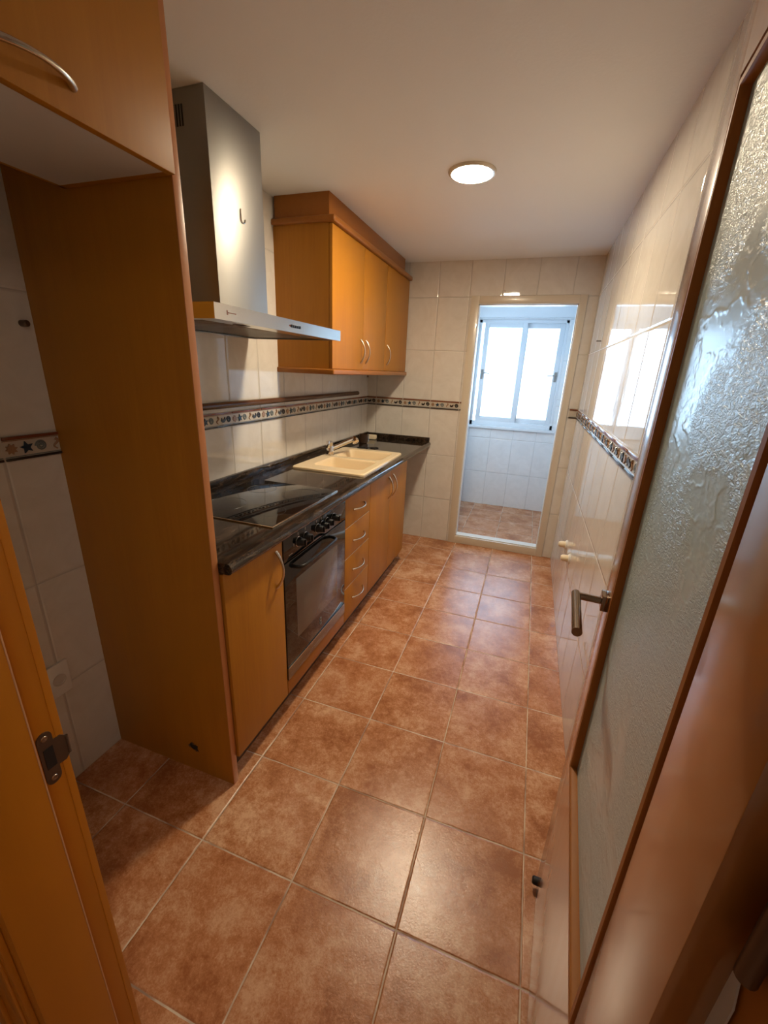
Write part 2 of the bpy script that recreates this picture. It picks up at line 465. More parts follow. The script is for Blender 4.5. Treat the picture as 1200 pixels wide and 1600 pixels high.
# utility balcony beyond the opening
GX0 = -1.10
WX0, WX1, WZ0, WZ1 = -0.844, 0.057, 0.935, 2.045
mb = MB(); mb.box(GX0 - .1, GX0, YB + .12, 3.50, 0, 2.5); mb.box(GX0 - .1, GX0, 4.22, YG + .25, 0, 2.5)
mb.box(GX0 - .1, GX0, 3.50, 4.22, 0, 1.07); mb.box(GX0 - .1, GX0, 3.50, 4.22, 1.97, 2.5)  # opening added out of view to let more sky in
struct(mb, 'wall_balcony_left', M['tile_g'], 'tiled left wall of the utility balcony with an added unseen opening for light', 'wall')
mb = MB(); mb.box(GX0, WX0, YG, YG + 0.25, 0, 2.4); mb.box(WX1, XR, YG, YG + 0.25, 0, 2.4)
mb.box(WX0, WX1, YG, YG + 0.25, 0, WZ0 - .03); mb.box(WX0, WX1, YG, YG + .25, WZ1, 2.4)
wg = struct(mb, 'wall_balcony_back', M['tile_gx'], 'pale tiled parapet wall under the balcony window', 'wall')
struct(box(GX0 - .1, XR + .1, YB + .12, YG + .25, 2.4, 2.5), 'ceiling_balcony', M['ceiling'], 'white ceiling of the utility balcony', 'ceiling')


# ---- relief border strip: tile pieces with shells, stars and spirals
def border(name, origin, eu, length, nrm, first, label):
    """origin at z=1.192, eu along the wall, nrm away from the wall"""
    eu, nrm, o = Vector(eu), Vector(nrm), Vector(origin); ez = Vector((0, 0, 1)); mb = MB()
    mb.prism([(0, 0), (length, 0), (length, 0.070), (0, 0.070)], o - nrm * 0.01, eu, ez, nrm * 0.014, 0, M['b_base'])
    W = 0.2475; k = 0
    starts = []; u = first
    while u < length: starts.append(u); u += W
    def clip(a, b): return max(0.0, a), min(length, b)
    for u0 in starts:
        a, b = clip(u0 + .003, u0 + W - .003)
        if b - a > 0.004:
            mb.prism([(a, .0605), (b, .0605), (b, .0695), (a, .0695)], o, eu, ez, nrm * 0.0085, 0.002, M['b_brown'])
            mb.prism([(a, .0565), (b, .0565), (b, .0590), (a, .0590)], o, eu, ez, nrm * 0.0055, 0, M['b_orange'])
            mb.prism([(a, .0005), (b, .0005), (b, .0080), (a, .0080)], o, eu, ez, nrm * 0.0085, 0.002, M['b_dark'])
            mb.prism([(a, .0098), (b, .0098), (b, .0125), (a, .0125)], o, eu, ez, nrm * 0.0055, 0, M['b_grey'])
        for j, kind in enumerate(('sun', 'star', 'spiral', 'shell', 'fish', 'spiral2')):
            cu = u0 + 0.022 + j * 0.0405; cz = 0.0345
            if cu - .016 < 0.001 or cu + .016 > length - .001: continue
            c = o + eu * cu + ez * cz
            def poly(n, r0, r1, rot=0): return [((r0 if i % 2 == 0 else r1) * math.cos(rot + i * PI / n), (r0 if i % 2 == 0 else r1) * math.sin(rot + i * PI / n)) for i in range(2 * n)]
            if kind == 'sun': mb.prism(poly(8, .0165, .0105, .2), c, eu, ez, nrm * .0075, 0, M['b_orange'])
            elif kind == 'star': mb.prism(poly(5, .019, .0085, .5), c, eu, ez, nrm * .0085, 0, M['b_blue'])
            elif kind.startswith('spiral'):
                m1 = M['b_grey'] if kind == 'spiral' else M['b_dark']
                pts = [c + nrm * .0045 + (eu * math.cos(q) + ez * math.sin(q)) * (.0025 + .0135 * q / (5 * PI)) for q in [i * 5 * PI / 40 for i in range(41)]]
                mb.tube(pts, .0024, 6, m1, up=nrm)
            elif kind == 'shell':
                pts = [c + nrm * .005 + eu * (.007 * math.sin(q * 2.2) + .003) + ez * (.016 - .032 * q / 3) for q in [i * 3 / 10 for i in range(11)]]
                mb.tube(pts, [.005 - .0003 * i for i in range(11)], 8, M['b_orange'], up=nrm)
            else:
                mb.prism([(-.017, -.004), (-.004, -.013), (.008, -.011), (.017, -.001), (.013, .014), (.006, .004), (-.004, .0), (-.010, .010), (-.013, .002)], c, eu, ez, nrm * .008, 0, M['b_dark'])
    return struct(mb, name, None, label, 'tile border')


border('trim_1', (XL, 0.0, 1.192), (0, 1, 0), YB, (1, 0, 0), 0.1255 - 0.2475 + 0.0005, 'patterned border of stars and spirals along the hood wall')
border('trim_2', (XL, YB, 1.192), (1, 0, 0), OX0 - XL, (0, -1, 0), -0.1595 + 0.0, 'patterned border on the end wall left of the opening')
border('trim_3', (OX1 + .012, YB, 1.192), (1, 0, 0), XR - OX1 - .012, (0, -1, 0), -0.10, 'short piece of patterned border right of the opening')
border('trim_4', (XR, 0.0, 1.192), (0, 1, 0), YB, (-1, 0, 0), 0.0, 'shiny patterned border along the right-hand wall')

# ---- cream metal frame of the opening to the balcony
fr = thing('trim_5', 'cream metal frame around the opening to the balcony', 'door frame', kind='structure')
FY0, FY1 = YB - 0.012, YB + 0.075
mb = MB(); mb.box(OX0, OX0 + .062, FY0, FY1, 0.0, 2.060, .003); mb.build('frame_jamb', M['alu'], fr)
mb = MB(); mb.box(OX1 - .052, OX1, FY0, FY1, 0.0, 2.060, .003); mb.build('frame_jamb', M['alu'], fr)
mb = MB(); mb.box(OX0, OX1, FY0 + .002, FY1, 2.0, 2.058, .003); mb.build('frame_head', M['alu'], fr)
mb = MB(); mb.box(OX0, OX1, FY0 + .002, FY1, 0.0, 0.068, .003); mb.build('frame_sill', M['alu'], fr)
mb = MB()
mb.box(OX0 + .062, OX0 + .068, FY0 + .02, FY1 + .01, .068, 2.0); mb.box(OX1 - .058, OX1 - .052, FY0 + .02, FY1 + .01, .068, 2.0)
mb.box(OX0 + .062, OX1 - .052, FY0 + .02, FY1 + .01, 1.994, 2.0); mb.box(OX0 + .062, OX1 - .052, FY0 + .02, FY1 + .01, .068, .076)
mb.build('inner_bead', M['white'], fr)
# clip screwed above the opening
ck = thing('wall_hook', 'tiny metal clip hook on the tiles above the balcony opening', 'hook')
MB().lathe([(.0, 0), (.006, 0), (.006, .006), (.0, .007)], (-0.500, YB, 2.088), (0, -1, 0), 12).build('hook_base', M['screw'], ck)
MB().tube([(-0.500, YB - .005, 2.088), (-0.500, YB - .016, 2.086), (-0.509, YB - .020, 2.096)], .0022, 8).build('hook_arm', M['screw'], ck)

# ---- balcony window
w1 = thing('window_1', 'white two-sash sliding window glowing with daylight in the balcony wall', 'window', kind='structure')
mb = MB(); y0, y1 = YG + .02, YG + .11; f = .028
mb.box(WX0, WX1, y0, y1, WZ1 - f, WZ1, .002); mb.box(WX0, WX1, y0, y1, WZ0, WZ0 + f + .02, .002)
mb.box(WX0, WX0 + f, y0, y1, WZ0, WZ1, .002); mb.box(WX1 - f, WX1, y0, y1, WZ0, WZ1, .002)
mb.build('window_frame', M['pvc'], w1)


def sash(x0, x1, y, hx, hd):
    s = thing('sash', None, None); s.parent = w1
    mb = MB(); z0, z1 = WZ0 + .045, WZ1 - .025; a = .050
    mb.box(x0, x0 + a, y, y + .035, z0, z1, .003); mb.box(x1 - a, x1, y, y + .035, z0, z1, .003)
    mb.box(x0 + a, x1 - a, y, y + .035, z0, z0 + .055, .003); mb.box(x0 + a, x1 - a, y, y + .035, z1 - .05, z1, .003)
    fo = mb.build('sash_frame', M['pvc'], s)
    box(x0 + a - .005, x1 - a + .005, y + .014, y + .020, z0 + .05, z1 - .045).build('pane', M['glass'], s)
    mb = MB(); mb.box(hx - .012, hx + .012, y - .010, y, 1.44, 1.54, .003)
    mb.tube([(hx, y - .010, 1.505), (hx, y - .030, 1.505), (hx + hd * .012, y - .034, 1.505), (hx + hd * .085, y - .034, 1.502)], .006, 10)
    mb.build('sash_handle', M['print'], s)


sash(-0.788, -0.345, YG + .030, -0.765, 1)
sash(-0.385, 0.029, YG + .068, 0.006, -1)
box(WX0 - .03, WX1 + .03, YG - .03, YG + .12, WZ0 - .03, WZ0, .006).build('window_sill', M['pvc'], w1)
struct(box(GX0 + .02, XR - .01, YG - .06, YG, 2.062, 2.395, .008), 'trim_6', M['pvc'], 'white roller shutter box above the balcony window', 'shutter box')

# ---- near doorway lining
jb = thing('trim_7', 'orange varnished wooden frame of the near doorway with strike plate', 'door frame', kind='structure')
ZT = 2.065


def lining(side, nm):
    mb = MB(); sgn = 1 if side == 'L' else -1
    f0 = JL if side == 'L' else JR           # rebate face
    if side == 'L':
        mb.box(f0 - .034, f0, -.140, YF + .012, 0, ZT, .0015)
        mb.box(f0 - .034, f0 + .0125, -.2185, -.1385, 0, ZT, .0022)
        mb.box(f0 - .0005, f0 + .0008, YF + .0015, YF + .003, 0.01, ZT - .01)
    else:
        mb.box(f0, f0 + .034, -.2185, YF + .060, 0, ZT, .0015)
    return mb.build(nm, M['jamb'], jb)


jl = lining('L', 'frame_jamb'); lining('R', 'frame_jamb')
mb = MB(); mb.box(JL, JR, -.2185, YF + .012, ZT - .03, ZT + .01, .002); mb.build('frame_head', M['jamb'], jb)
mb = MB()
mb.box(JL - .088, JL - .004, -.2265, -.2185, 0, ZT + .06, .002)
mb.box(JL - .082, JL - .060, -.2325, -.2255, 0, ZT + .06, .003); mb.box(JL - .030, JL - .012, -.2305, -.2255, 0, ZT + .06, .0025)
mb.build('architrave', M['jamb'], jb)
mb = MB(); mb.box(JR + .004, JR + .085, -.2300, -.2185, 0, ZT + .06, .002); mb.build('architrave', M['jamb'], jb)
# strike plate: two-lobed plate with rounded lip
sp = thing('strike_plate', None, None); sp.parent = jb
zc = 0.970; xs = JL


def ring(cy, cz, r, n=8, a0=0, a1=PI): return [(cy + r * math.cos(a0 + (a1 - a0) * i / n), cz + r * math.sin(a0 + (a1 - a0) * i / n)) for i in range(n + 1)]


pl_ = ring(-.122, zc + .034, .0095) + [(-.1315, zc - .034)] + ring(-.122, zc - .034, .0095, 8, PI, 2 * PI)[1:] + \
      [(-.1125, zc - .020), (-.103, zc - .021), (-.0965, zc - .014), (-.0965, zc + .016), (-.103, zc + .023), (-.1125, zc + .024)]
# order outline counter-clockwise starting from top lobe
mb = MB(); mb.prism(pl_, (xs, 0, 0), (0, 1, 0), (0, 0, 1), (.0016, 0, 0), 0, M['oldmetal'])
mb.box(xs + .0014, xs + .0022, -.1270, -.1150, zc - .016, zc + .017, 0, M['rubber'])
mb.tube([(xs + .001, -.0968, zc - .014), (xs + .001, -.0968, zc + .016)], .0022, 8, M['oldmetal'])
mb.build('plate', None, sp)
for dz in (.034, -.034):
    MB().lathe([(0, 0), (.0042, 0), (.0036, .0012), (.0014, .0012), (.0010, .0005), (0, .0005)], (xs + .0016, -.122, zc + dz), (1, 0, 0), 14).build('screw', M['screw'], sp)
# hinge plate with knuckle on the right jamb
hp = thing('hinge', None, None); hp.parent = jb
xr_ = JR
KY = -.1270
mb = MB(); zc = 1.076
mb.prism(ring(-.091, zc + .030, .0150) + ring(-.091, zc - .030, .0150, 8, PI, 2 * PI), (xr_, 0, 0), (0, 1, 0), (0, 0, 1), (-.0025, 0, 0), .0006)
mb.build('plate', M['rubber'], hp)
MB().lathe([(0, 0), (.004, 0), (.003, .001), (0, .001)], (xr_ - .0025, -.092, zc + .034), (-1, 0, 0), 12).build('screw', M['screw'], hp)
MB().tube([(xr_ - .0100, KY, zc + .012), (xr_ - .0100, KY, zc + .090)], .0072, 16).build('knuckle', M['oldmetal'], hp)
mb = MB(); mb.prism([(-.1220, .88), (-.1065, .88), (-.1065, 1.052), (-.1110, 1.074), (-.1135, 1.074), (-.1220, 1.040)], (xr_ - .0022, 0, 0), (0, 1, 0), (0, 0, 1), (-.0016, 0, 0))
tag(mb.build('sealing_strip', M['white'], jb), 'grey strip hanging below the hinge plate')
mb = MB(); mb.box(JL + .0105, JL + .0130, -.1400, -.1380, 0, ZT - .03, .0006); tag(mb.build('lit_edge', M['litedge'], jb), 'pale strip painted as the lit edge of the frame')

# ---- glazed door, swung open against the right wall. local axes: u = along leaf from free edge to hinge, z up, w = into the leaf
du = Vector((-0.07052905, -0.99750973, 0)); dn_ = Vector((-0.99750973, 0.07052905, 0))
O = Vector((0.0405, 0.6125, 0.0))
DM = Matrix(((du.x, 0, -dn_.x, O.x), (du.y, 0, -dn_.y, O.y), (0, 1, 0, O.z), (0, 0, 0, 1)))   # (u, z, w)
dr = thing('door_1', 'open wooden door with a tall panel of swirled obscure glass', 'door', kind='structure', mat=DM)
LW, LT, LB, TH = 0.720, 2.030, 0.008, 0.035
gu0, gu1, gz0, gz1 = 0.078, 0.580, 0.555, 1.922   # molding outer edge


def dbuild(mb, name, mat):
    o = mb.build(name, mat); o.parent = dr; return o


mb = MB(); mb.box(0, gu0 + .0, LB, LT, 0, TH, .0015); dbuild(mb, 'stile', M['trimwood'])
mb = MB(); mb.box(gu1 - .0, LW, LB, LT, 0, TH, .0015); dbuild(mb, 'stile', M['trimwood'])
mb = MB(); mb.box(gu0, gu1, LB, gz0, 0.0, TH, 0); dbuild(mb, 'rail', M['trimwood'])
mb = MB(); mb.box(gu0, gu1, gz1, LT, 0.0, TH, 0); dbuild(mb, 'rail', M['trimwood'])
# mitred raised molding round the glass, both faces
prof = [(.0, .0045), (.0085, .0045), (.0095, .0005), (.0110, -.0012), (.0205, -.0012), (.0220, .0006), (.0228, .0030), (.0240, .0125), (.0240, .0143), (.0, .0143)]
mb = MB(); b = bmesh.new(); rings = []
for su, sz in ((0, 0), (1, 0), (1, 1), (0, 1)):
    rings.append([b.verts.new(((gu1 - a) if su else (gu0 + a), (gz1 - a) if sz else (gz0 + a), w)) for a, w in prof])
for i in range(4):
    A, B = rings[i], rings[(i + 1) % 4]
    for k in range(len(prof)): b.faces.new((A[k], B[k], B[(k + 1) % len(prof)], A[(k + 1) % len(prof)]))
mb.merge(b); dbuild(mb, 'glazing_bead', M['bead'])
mb = MB()
for a in ((gu0, gu0 + .02, gz0, gz1), (gu1 - .02, gu1, gz0, gz1), (gu0, gu1, gz0, gz0 + .02), (gu0, gu1, gz1 - .02, gz1)):
    mb.box(*a, .0190, TH + .004, .001)
dbuild(mb, 'rear_bead', M['trimwood'])
mb = MB(); mb.box(gu0 + .012, gu1 - .012, gz0 + .012, gz1 - .012, .0140, .0185); dbuild(mb, 'glass_pane', M['castglass'])
# lever handle
hd = thing('door_handle', None, None); hd.parent = dr
hu, hz = 0.048, 1.015
MBh = MB(); MBh.box(hu - .017, hu + .019, hz - .017, hz + .020, -.014, 0, .0015); o = MBh.build('rosette', M['bronze'], hd)
mb = MB()
mb.tube([(hu, hz, -.009), (hu, hz, -.060), (hu, hz, -.0650)], [.0085, .0085, .0083], 18, up=(1, 0, 0))
mb.tube([(hu - .009, hz, -.0650), (hu + .160, hz, -.0650)], .0100, 20)
mb.build('lever', M['bronze'], hd)
mb = MB(); mb.lathe([(0, 0), (.012, 0), (.0115, .012), (.008, .016), (0, .016)], (.030, .030, 0), (0, 0, -1), 16)
dbuild(mb, 'door_stop', M['rubber'])
for z in (.25, 1.75):
    mb = MB(); mb.tube([(LW + .003, z - .04, TH - .002), (LW + .003, z + .04, TH - .002)], .0065, 12); dbuild(mb, 'hinge', M['oldmetal'])

# ================================================================== KITCHEN FURNITURE
XF = -1.020        # face of the base doors
PY0, PY1 = 0.531, 0.555


def door_leaf(name, x, y0, y1, z0, z1, parent, th=.019, mat=None, bev=.002):
    return box(x - th, x, y0, y1, z0, z1, bev).build(name, mat or M['wood'], parent)


# tall side panel of the fridge space
tp = thing('tall_side_panel', 'tall orange wooden panel standing between fridge space and worktop', 'panel')
mb = MB(); mb.box(XL, -1.034, PY0, PY1, 0.0, 2.205, .0006)
pan = mb.build('panel', M['wood'], tp)
box(-1.034, -1.0315, PY0 - .0002, PY1 + .0002, 0.0, 2.205, .0008).build('edging', M['edge'], tp)
# ragged hole near the foot
mb = MB()
pts = [(-.020, .010), (-.012, .020), (-.004, .011), (.006, .014), (.018, .012), (.015, -.002), (.020, -.014), (.006, -.009), (-.003, -.011), (-.012, -.006), (-.017, -.002)]
mb.prism(pts, (-1.203, PY0 - .0006, 0.112), (1, 0, 0), (0, 0, 1), (0, .0012, 0)); tag(mb.build('cable_hole', M['rubber'], tp), 'ragged dark hole in the panel')
mb = MB()
for p in ([(-.027, .004), (-.021, .010), (-.018, .000), (-.022, -.006)], [(-.012, .022), (-.004, .012), (.001, .016), (-.006, .023)], [(.003, -.011), (.015, -.010), (.010, -.018)]):
    MB().prism(p, (-1.203, PY0 - .0012, 0.112), (1, 0, 0), (0, 0, 1), (0, .0010, 0)).build('torn_edge', M['oldmetal'], tp)

# cabinet above the fridge space
fc = thing('overfridge_cabinet', 'wooden flap cabinet high above the empty fridge space', 'cabinet')
FX = -1.019; FY_0 = -0.055
mb = MB(); mb.box(-1.372, FX - .020, FY_0, FY_0 + .018, 1.885, 2.205); mb.box(-1.372, FX - .020, PY0 - .019, PY0 - .001, 1.885, 2.205)
mb.box(-1.372, FX - .020, FY_0, PY0 - .001, 2.187, 2.205); mb.box(-1.372, -1.364, FY_0, PY0 - .001, 1.885, 2.205)
mb.build('body', M['wood'], fc)
box(-1.371, FX - .021, FY_0 + .018, PY0 - .002, 1.8855, 1.903).build('underside', M['melamine'], fc)
d = door_leaf('flap_door', FX, FY_0 + .002, PY0 - .004, 1.884, 2.203, fc)
bow((FX, .170, 1.930), (FX, .305, 1.930), (.030, 0, 0), .0055).build('handle', M['nickel'], d)
box(-1.372, FX - .002, FY_0, PY1, 2.206, 2.232, .004).build('cornice', M['wood_y'], fc)

# ---------------- wall cabinets over the sink
UX = -1.250; UZ0, UZ1 = 1.482, 2.172


def wall_unit(label, y0, y1, splits, handles):
    t = thing('wall_cabinet', label, 'cabinet')
    mb = MB(); mb.box(XL, UX - .021, y0, y0 + .018, UZ0, UZ1); mb.box(XL, UX - .021, y1 - .018, y1, UZ0, UZ1)
    mb.box(XL, UX - .021, y0 + .018, y1 - .018, UZ0, UZ0 + .018); mb.box(XL, UX - .021, y0 + .018, y1 - .018, UZ1 - .018, UZ1)
    mb.box(XL, XL + .01, y0 + .018, y1 - .018, UZ0 + .018, UZ1 - .018)
    mb.build('body', M['wood'], t)
    for (a, b), hy in zip(splits, handles):
        d = door_leaf('door', UX, a, b, UZ0 + .001, UZ1 - .003, t)
        bow((UX, hy, 1.525), (UX, hy, 1.660), (.030, 0, 0)).build('handle', M['nickel'], d)
    return t


wall_unit('two-door honey wood wall cabinet nearest the cooker hood', 1.806, 2.668, ((1.806, 2.2455), (2.2490, 2.6655)), (2.205, 2.292))
wall_unit('single-door honey wood wall cabinet in the far corner', 2.669, 3.215, ((2.6725, 3.213),), (2.712,))
ct = thing('cornice', 'wooden cornice box along the top of the wall cabinets', 'cornice')
mb = MB(); mb.box(XL, UX + .020, 1.786, 3.224, UZ1, UZ1 + .030, .009, seg=3); mb.build('cornice_molding', M['wood_y'], ct)
mb = MB(); mb.box(XL + .012, UX - .018, 1.806, 3.120, UZ1 + .030, H, .0015); mb.build('top_box', M['wood_y'], ct)
pm = struct(MB().box(XL, UX + .016, 1.790, 3.216, UZ0 - .030, UZ0 - .001, .007, seg=3), 'pelmet', M['wood_y'], 'rounded wooden light pelmet under the wall cabinets', 'pelmet')
del pm['kind']
MB().lathe([(0, 0), (.0045, 0), (.0045, .012), (.007, .013), (.007, .018), (0, .018)], (-1.33, 2.55, UZ0 - .030), (0, 0, -1), 12).build('fixing_screw', M['carcass'], bpy.data.objects['pelmet'])

# ---------------- base units
BZ0, BZ1 = 0.112, 0.866


def base_body(t, y0, y1, z0=BZ0, z1=BZ1):
    mb = MB(); mb.box(XL + .02, XF - .021, y0, y0 + .016, z0, z1); mb.box(XL + .02, XF - .021, y1 - .016, y1, z0, z1)
    mb.box(XL + .02, XF - .021, y0 + .016, y1 - .016, z0, z0 + .016); mb.box(XL + .02, XL + .03, y0 + .016, y1 - .016, z0 + .016, z1)
    mb.box(XF - .09, XF - .021, y0 + .016, y1 - .016, z1 - .016, z1)
    mb.build('body', M['wood'], t)
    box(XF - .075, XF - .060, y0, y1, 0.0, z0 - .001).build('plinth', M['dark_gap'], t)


t = thing('base_cabinet', 'narrow honey wood base cabinet between the tall panel and oven', 'cabinet')
base_body(t, PY1 + .001, .896)
d = door_leaf('door', XF, PY1 + .003, .893, BZ0, .862, t)
bow((XF, .848, .672), (XF, .848, .822), (.032, 0, 0), .0052).build('handle', M['nickel'], d)

# oven housing + oven
t = thing('oven_housing', 'honey wood housing strip under the black oven', 'cabinet')
mb = MB(); mb.box(XL + .02, XF - .021, .8965, .9035, BZ0, BZ1); mb.box(XL + .02, XF - .021, 1.4795, 1.4865, BZ0, BZ1)
mb.box(XL + .02, XF - .021, .9035, 1.4795, BZ0, .165); mb.build('body', M['carcass'], t)
box(XF - .019, XF, .897, 1.486, BZ0, .180, .002).build('bottom_rail', M['wood_y'], t)
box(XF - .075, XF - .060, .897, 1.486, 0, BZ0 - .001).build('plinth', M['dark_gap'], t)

ov = thing('oven', 'built-in black glass oven with knobs under the hob', 'oven')
OY0, OY1 = .9045, 1.4785
box(XL + .08, XF - .020, OY0, OY1, .170, .858).build('casing', M['blackplastic'], ov)
cp = box(XF - .018, XF + .002, .8985, 1.4845, .748, .862, .003).build('control_panel', M['blackglass'], ov)
mb = MB()
for ky, kz, n in ((1.01, .838, 1), (1.07, .840, 1), (1.17, .838, 1), (1.215, .838, 1), (1.262, .838, 1), (1.335, .838, 1), (.975, .800, 0)):
    box(XF + .0018, XF + .0026, ky - .0022, ky + .0022, kz - .006, kz + .006).build('printed_mark', M['print'], cp)
box(XF + .0018, XF + .0026, .935, .962, .768, .7705).build('printed_mark', M['print'], cp)
for ky in (1.012, 1.070, 1.178, 1.224, 1.272, 1.340):
    mb = MB(); mb.lathe([(0, 0), (.0205, 0), (.0195, .010), (.0165, .014), (.0155, .028), (.0140, .031), (0, .031)], (XF + .002, ky, .802), (1, 0, 0), 24)
    mb.box(XF + .024, XF + .040, ky - .0035, ky + .0035, .789, .815, .002)
    kn = mb.build('knob', M['blackplastic'], ov)
    MB().lathe([(.0222, 0), (.0222, .0015), (.0205, .002), (.0205, 0)], (XF + .002, ky, .802), (1, 0, 0), 24).build('knob_ring', M['chrome'], kn)
od = box(XF - .018, XF + .002, .8985, 1.4845, .250, .743, .003).build('oven_door', M['blackglass'], ov)
box(XF + .0015, XF + .0028, .985, 1.388, .352, .642, .0004).build('oven_window', M['ovenglass'], od)
mb = MB(); pts = []
for y, x in ((.962, .002), (.963, .020), (.968, .034), (.980, .042), (1.00, .045), (1.13, .047), (1.27, .045), (1.290, .042), (1.302, .034), (1.307, .020), (1.308, .002)): pts.append((XF + x, y, .712))
mb.tube(pts, .0085, 14, sx=.7); mb.build('oven_handle', M['blackplastic'], od)
mb = MB(); mb.tube([(p[0] + .006, p[1], p[2] + .004) for p in pts[6:-2]], .0022, 8); mb.build('handle_trim', M['chrome'], od)
mb = MB()
for a, b_ in ((1.20, .316), (1.20, .296)):
    mb.tube([(XF + .0030, a + .0085 * math.cos(q), b_ + .0095 * math.sin(q)) for q in [i * 2 * PI / 20 for i in range(20)]] + [(XF + .0030, a + .0085, b_)], .0012, 6, up=(1, 0, 0))
mb.build('emblem', M['print'], od)
box(XF - .018, XF + .004, .8985, 1.4845, .186, .247, .0015).build('bottom_trim', M['trimsteel'], ov)
box(XF + .0035, XF + .0058, .8990, 1.4840, .2435, .2475, .0008).build('trim_lip', M['rim'], ov)

# drawer unit
t = thing('drawer_cabinet', 'narrow honey wood cabinet with four drawers beside the oven', 'cabinet')
base_body(t, 1.488, 1.850)
for z0, z1 in ((.684, .862), (.505, .680), (.323, .501), (.112, .319)):
    zh = z1 - .098
    d = door_leaf('drawer', XF, 1.490, 1.848, z0, z1, t)
    bow((XF, 1.595, zh), (XF, 1.755, zh), (.030, 0, 0), .0048).build('handle', M['nickel'], d)
    box(XF - .017, XF - .001, 1.492, 1.846, z1 - .0005, z1 + .0012).build('top_edge', M['melamine'], d)

# sink unit
t = thing('sink_cabinet', 'two-door honey wood base cabinet below the sink', 'cabinet')
base_body(t, 1.851, 2.628, BZ0, .700)
for y0, y1, hy in ((1.853, 2.2375, 2.195), (2.2405, 2.626, 2.283)):
    d = door_leaf('door', XF, y0, y1, BZ0, .862, t)
    bow((XF, hy, .660), (XF, hy, .812), (.032, 0, 0), .0050).build('handle', M['nickel'], d)

# worktop with upstands (hole for the sink bowls)
wt = thing('worktop', 'polished dark brown granite worktop running to the end wall', 'worktop')
TZ0, TZ1 = .8675, .905; TX = -0.998
SY0, SY1, SX0, SX1 = 1.765, 2.532, -1.505, -1.035
mb = MB()
cy0, cy1, cx0, cx1 = SY0 + .03, SY1 - .03, SX0 + .03, SX1 - .03
mb.box(XL, TX, PY1 + .001, cy0, TZ0, TZ1, .0); mb.box(XL, TX, cy1, YB - .001, TZ0, TZ1, .0)
mb.box(XL, cx0, cy0, cy1, TZ0, TZ1, .0); mb.box(cx1, TX, cy0, cy1, TZ0, TZ1, 0)
mb.prism([(0, 0), (.008, .0015), (.0145, .007), (.017, .016), (.0155, .026), (.009, .034), (0, .0375)], (TX, PY1 + .001, TZ0), (1, 0, 0), (0, 0, 1), (0, YB - .001 - PY1 - .001, 0))
mb.build('slab', M['granite'], wt)
box(XL, XL + .020, PY1 + .001, YB - .001, TZ1, .948, .002).build('upstand', M['granite'], wt)
box(XL + .020, TX + .006, YB - .021, YB - .001, TZ1, .944, .002).build('upstand', M['granite'], wt)

# hob
hb = thing('hob', 'black ceramic hob with thin steel rim set in the worktop', 'hob')
box(-1.520, -1.040, .868, 1.436, TZ1 + .0003, TZ1 + .0055, .0015).build('rim', M['rim'], hb)
box(-1.515, -1.0455, .8735, 1.4305, TZ1 + .004, TZ1 + .0066, .0006).build('glass_top', M['blackglass'], hb)
zp = plain('faint_zone_print', (.05, .05, .05), .3)
for cx, cy, r in ((-1.38, 1.02, .09), (-1.38, 1.29, .07), (-1.16, 1.02, .07), (-1.16, 1.29, .09)):
    MB().tube([(cx + r * math.cos(q), cy + r * math.sin(q), TZ1 + .0066) for q in [i * 2 * PI / 40 for i in range(41)]], .0005, 4, up=(0, 0, 1)).build('cooking_zone_mark', zp, hb)

# sink: rim with two bowls and drain
sk = thing('kitchen_sink', 'cream double-bowl composite sink let into the dark worktop', 'sink')


def rrect(x0, x1, y0, y1, r, n=5):
    P = []
    for cx, cy, a in ((x1 - r, y1 - r, 0), (x0 + r, y1 - r, PI / 2), (x0 + r, y0 + r, PI), (x1 - r, y0 + r, 1.5 * PI)):
        P += [(cx + r * math.cos(a + i * PI / 2 / n), cy + r * math.sin(a + i * PI / 2 / n)) for i in range(n + 1)]
    return P


BW = [(-1.420, -1.085, 1.868, 2.145), (-1.420, -1.085, 2.190, 2.475)]
b = bmesh.new()
outer = [b.verts.new((x, y, TZ1 + .0135)) for x, y in rrect(SX0 + .006, SX1 - .006, SY0 + .006, SY1 - .006, .022)]
oe = [b.edges.new((outer[i], outer[(i + 1) % len(outer)])) for i in range(len(outer))]
edges = list(oe); tops = []
for x0, x1, y0, y1 in BW:
    L = [b.verts.new((x, y, TZ1 + .0125)) for x, y in rrect(x0, x1, y0, y1, .035)]
    edges += [b.edges.new((L[i], L[(i + 1) % len(L)])) for i in range(len(L))]; tops.append((L, (x0, x1, y0, y1)))
bmesh.ops.triangle_fill(b, use_beauty=True, use_dissolve=False, edges=edges)
o2 = [b.verts.new((x, y, TZ1 + .0095)) for x, y in rrect(SX0 + .001, SX1 - .001, SY0 + .001, SY1 - .001, .025)]
o3 = [b.verts.new((x, y, TZ1 + .0003)) for x, y in rrect(SX0, SX1, SY0, SY1, .026)]
for A, B in ((outer, o2), (o2, o3)):
    for i in range(len(A)): b.faces.new((A[i], A[(i + 1) % len(A)], B[(i + 1) % len(A)], B[i]))
for L, (x0, x1, y0, y1) in tops:
    prev = L
    for ins, z, r in ((.004, .009, .033), (.008, 0, .032), (.022, -.135, .030), (.040, -.155, .045), (.10, -.160, .03)):
        ring_ = [b.verts.new((x, y, TZ1 + z)) for x, y in rrect(x0 + ins, x1 - ins, y0 + ins, y1 - ins, r)]
        for i in range(len(L)): b.faces.new((prev[i], prev[(i + 1) % len(L)], ring_[(i + 1) % len(L)], ring_[i]))
        prev = ring_
    b.faces.new(prev)
mb = MB(); mb.merge(b); mb.build('basin', M['sink'], sk)
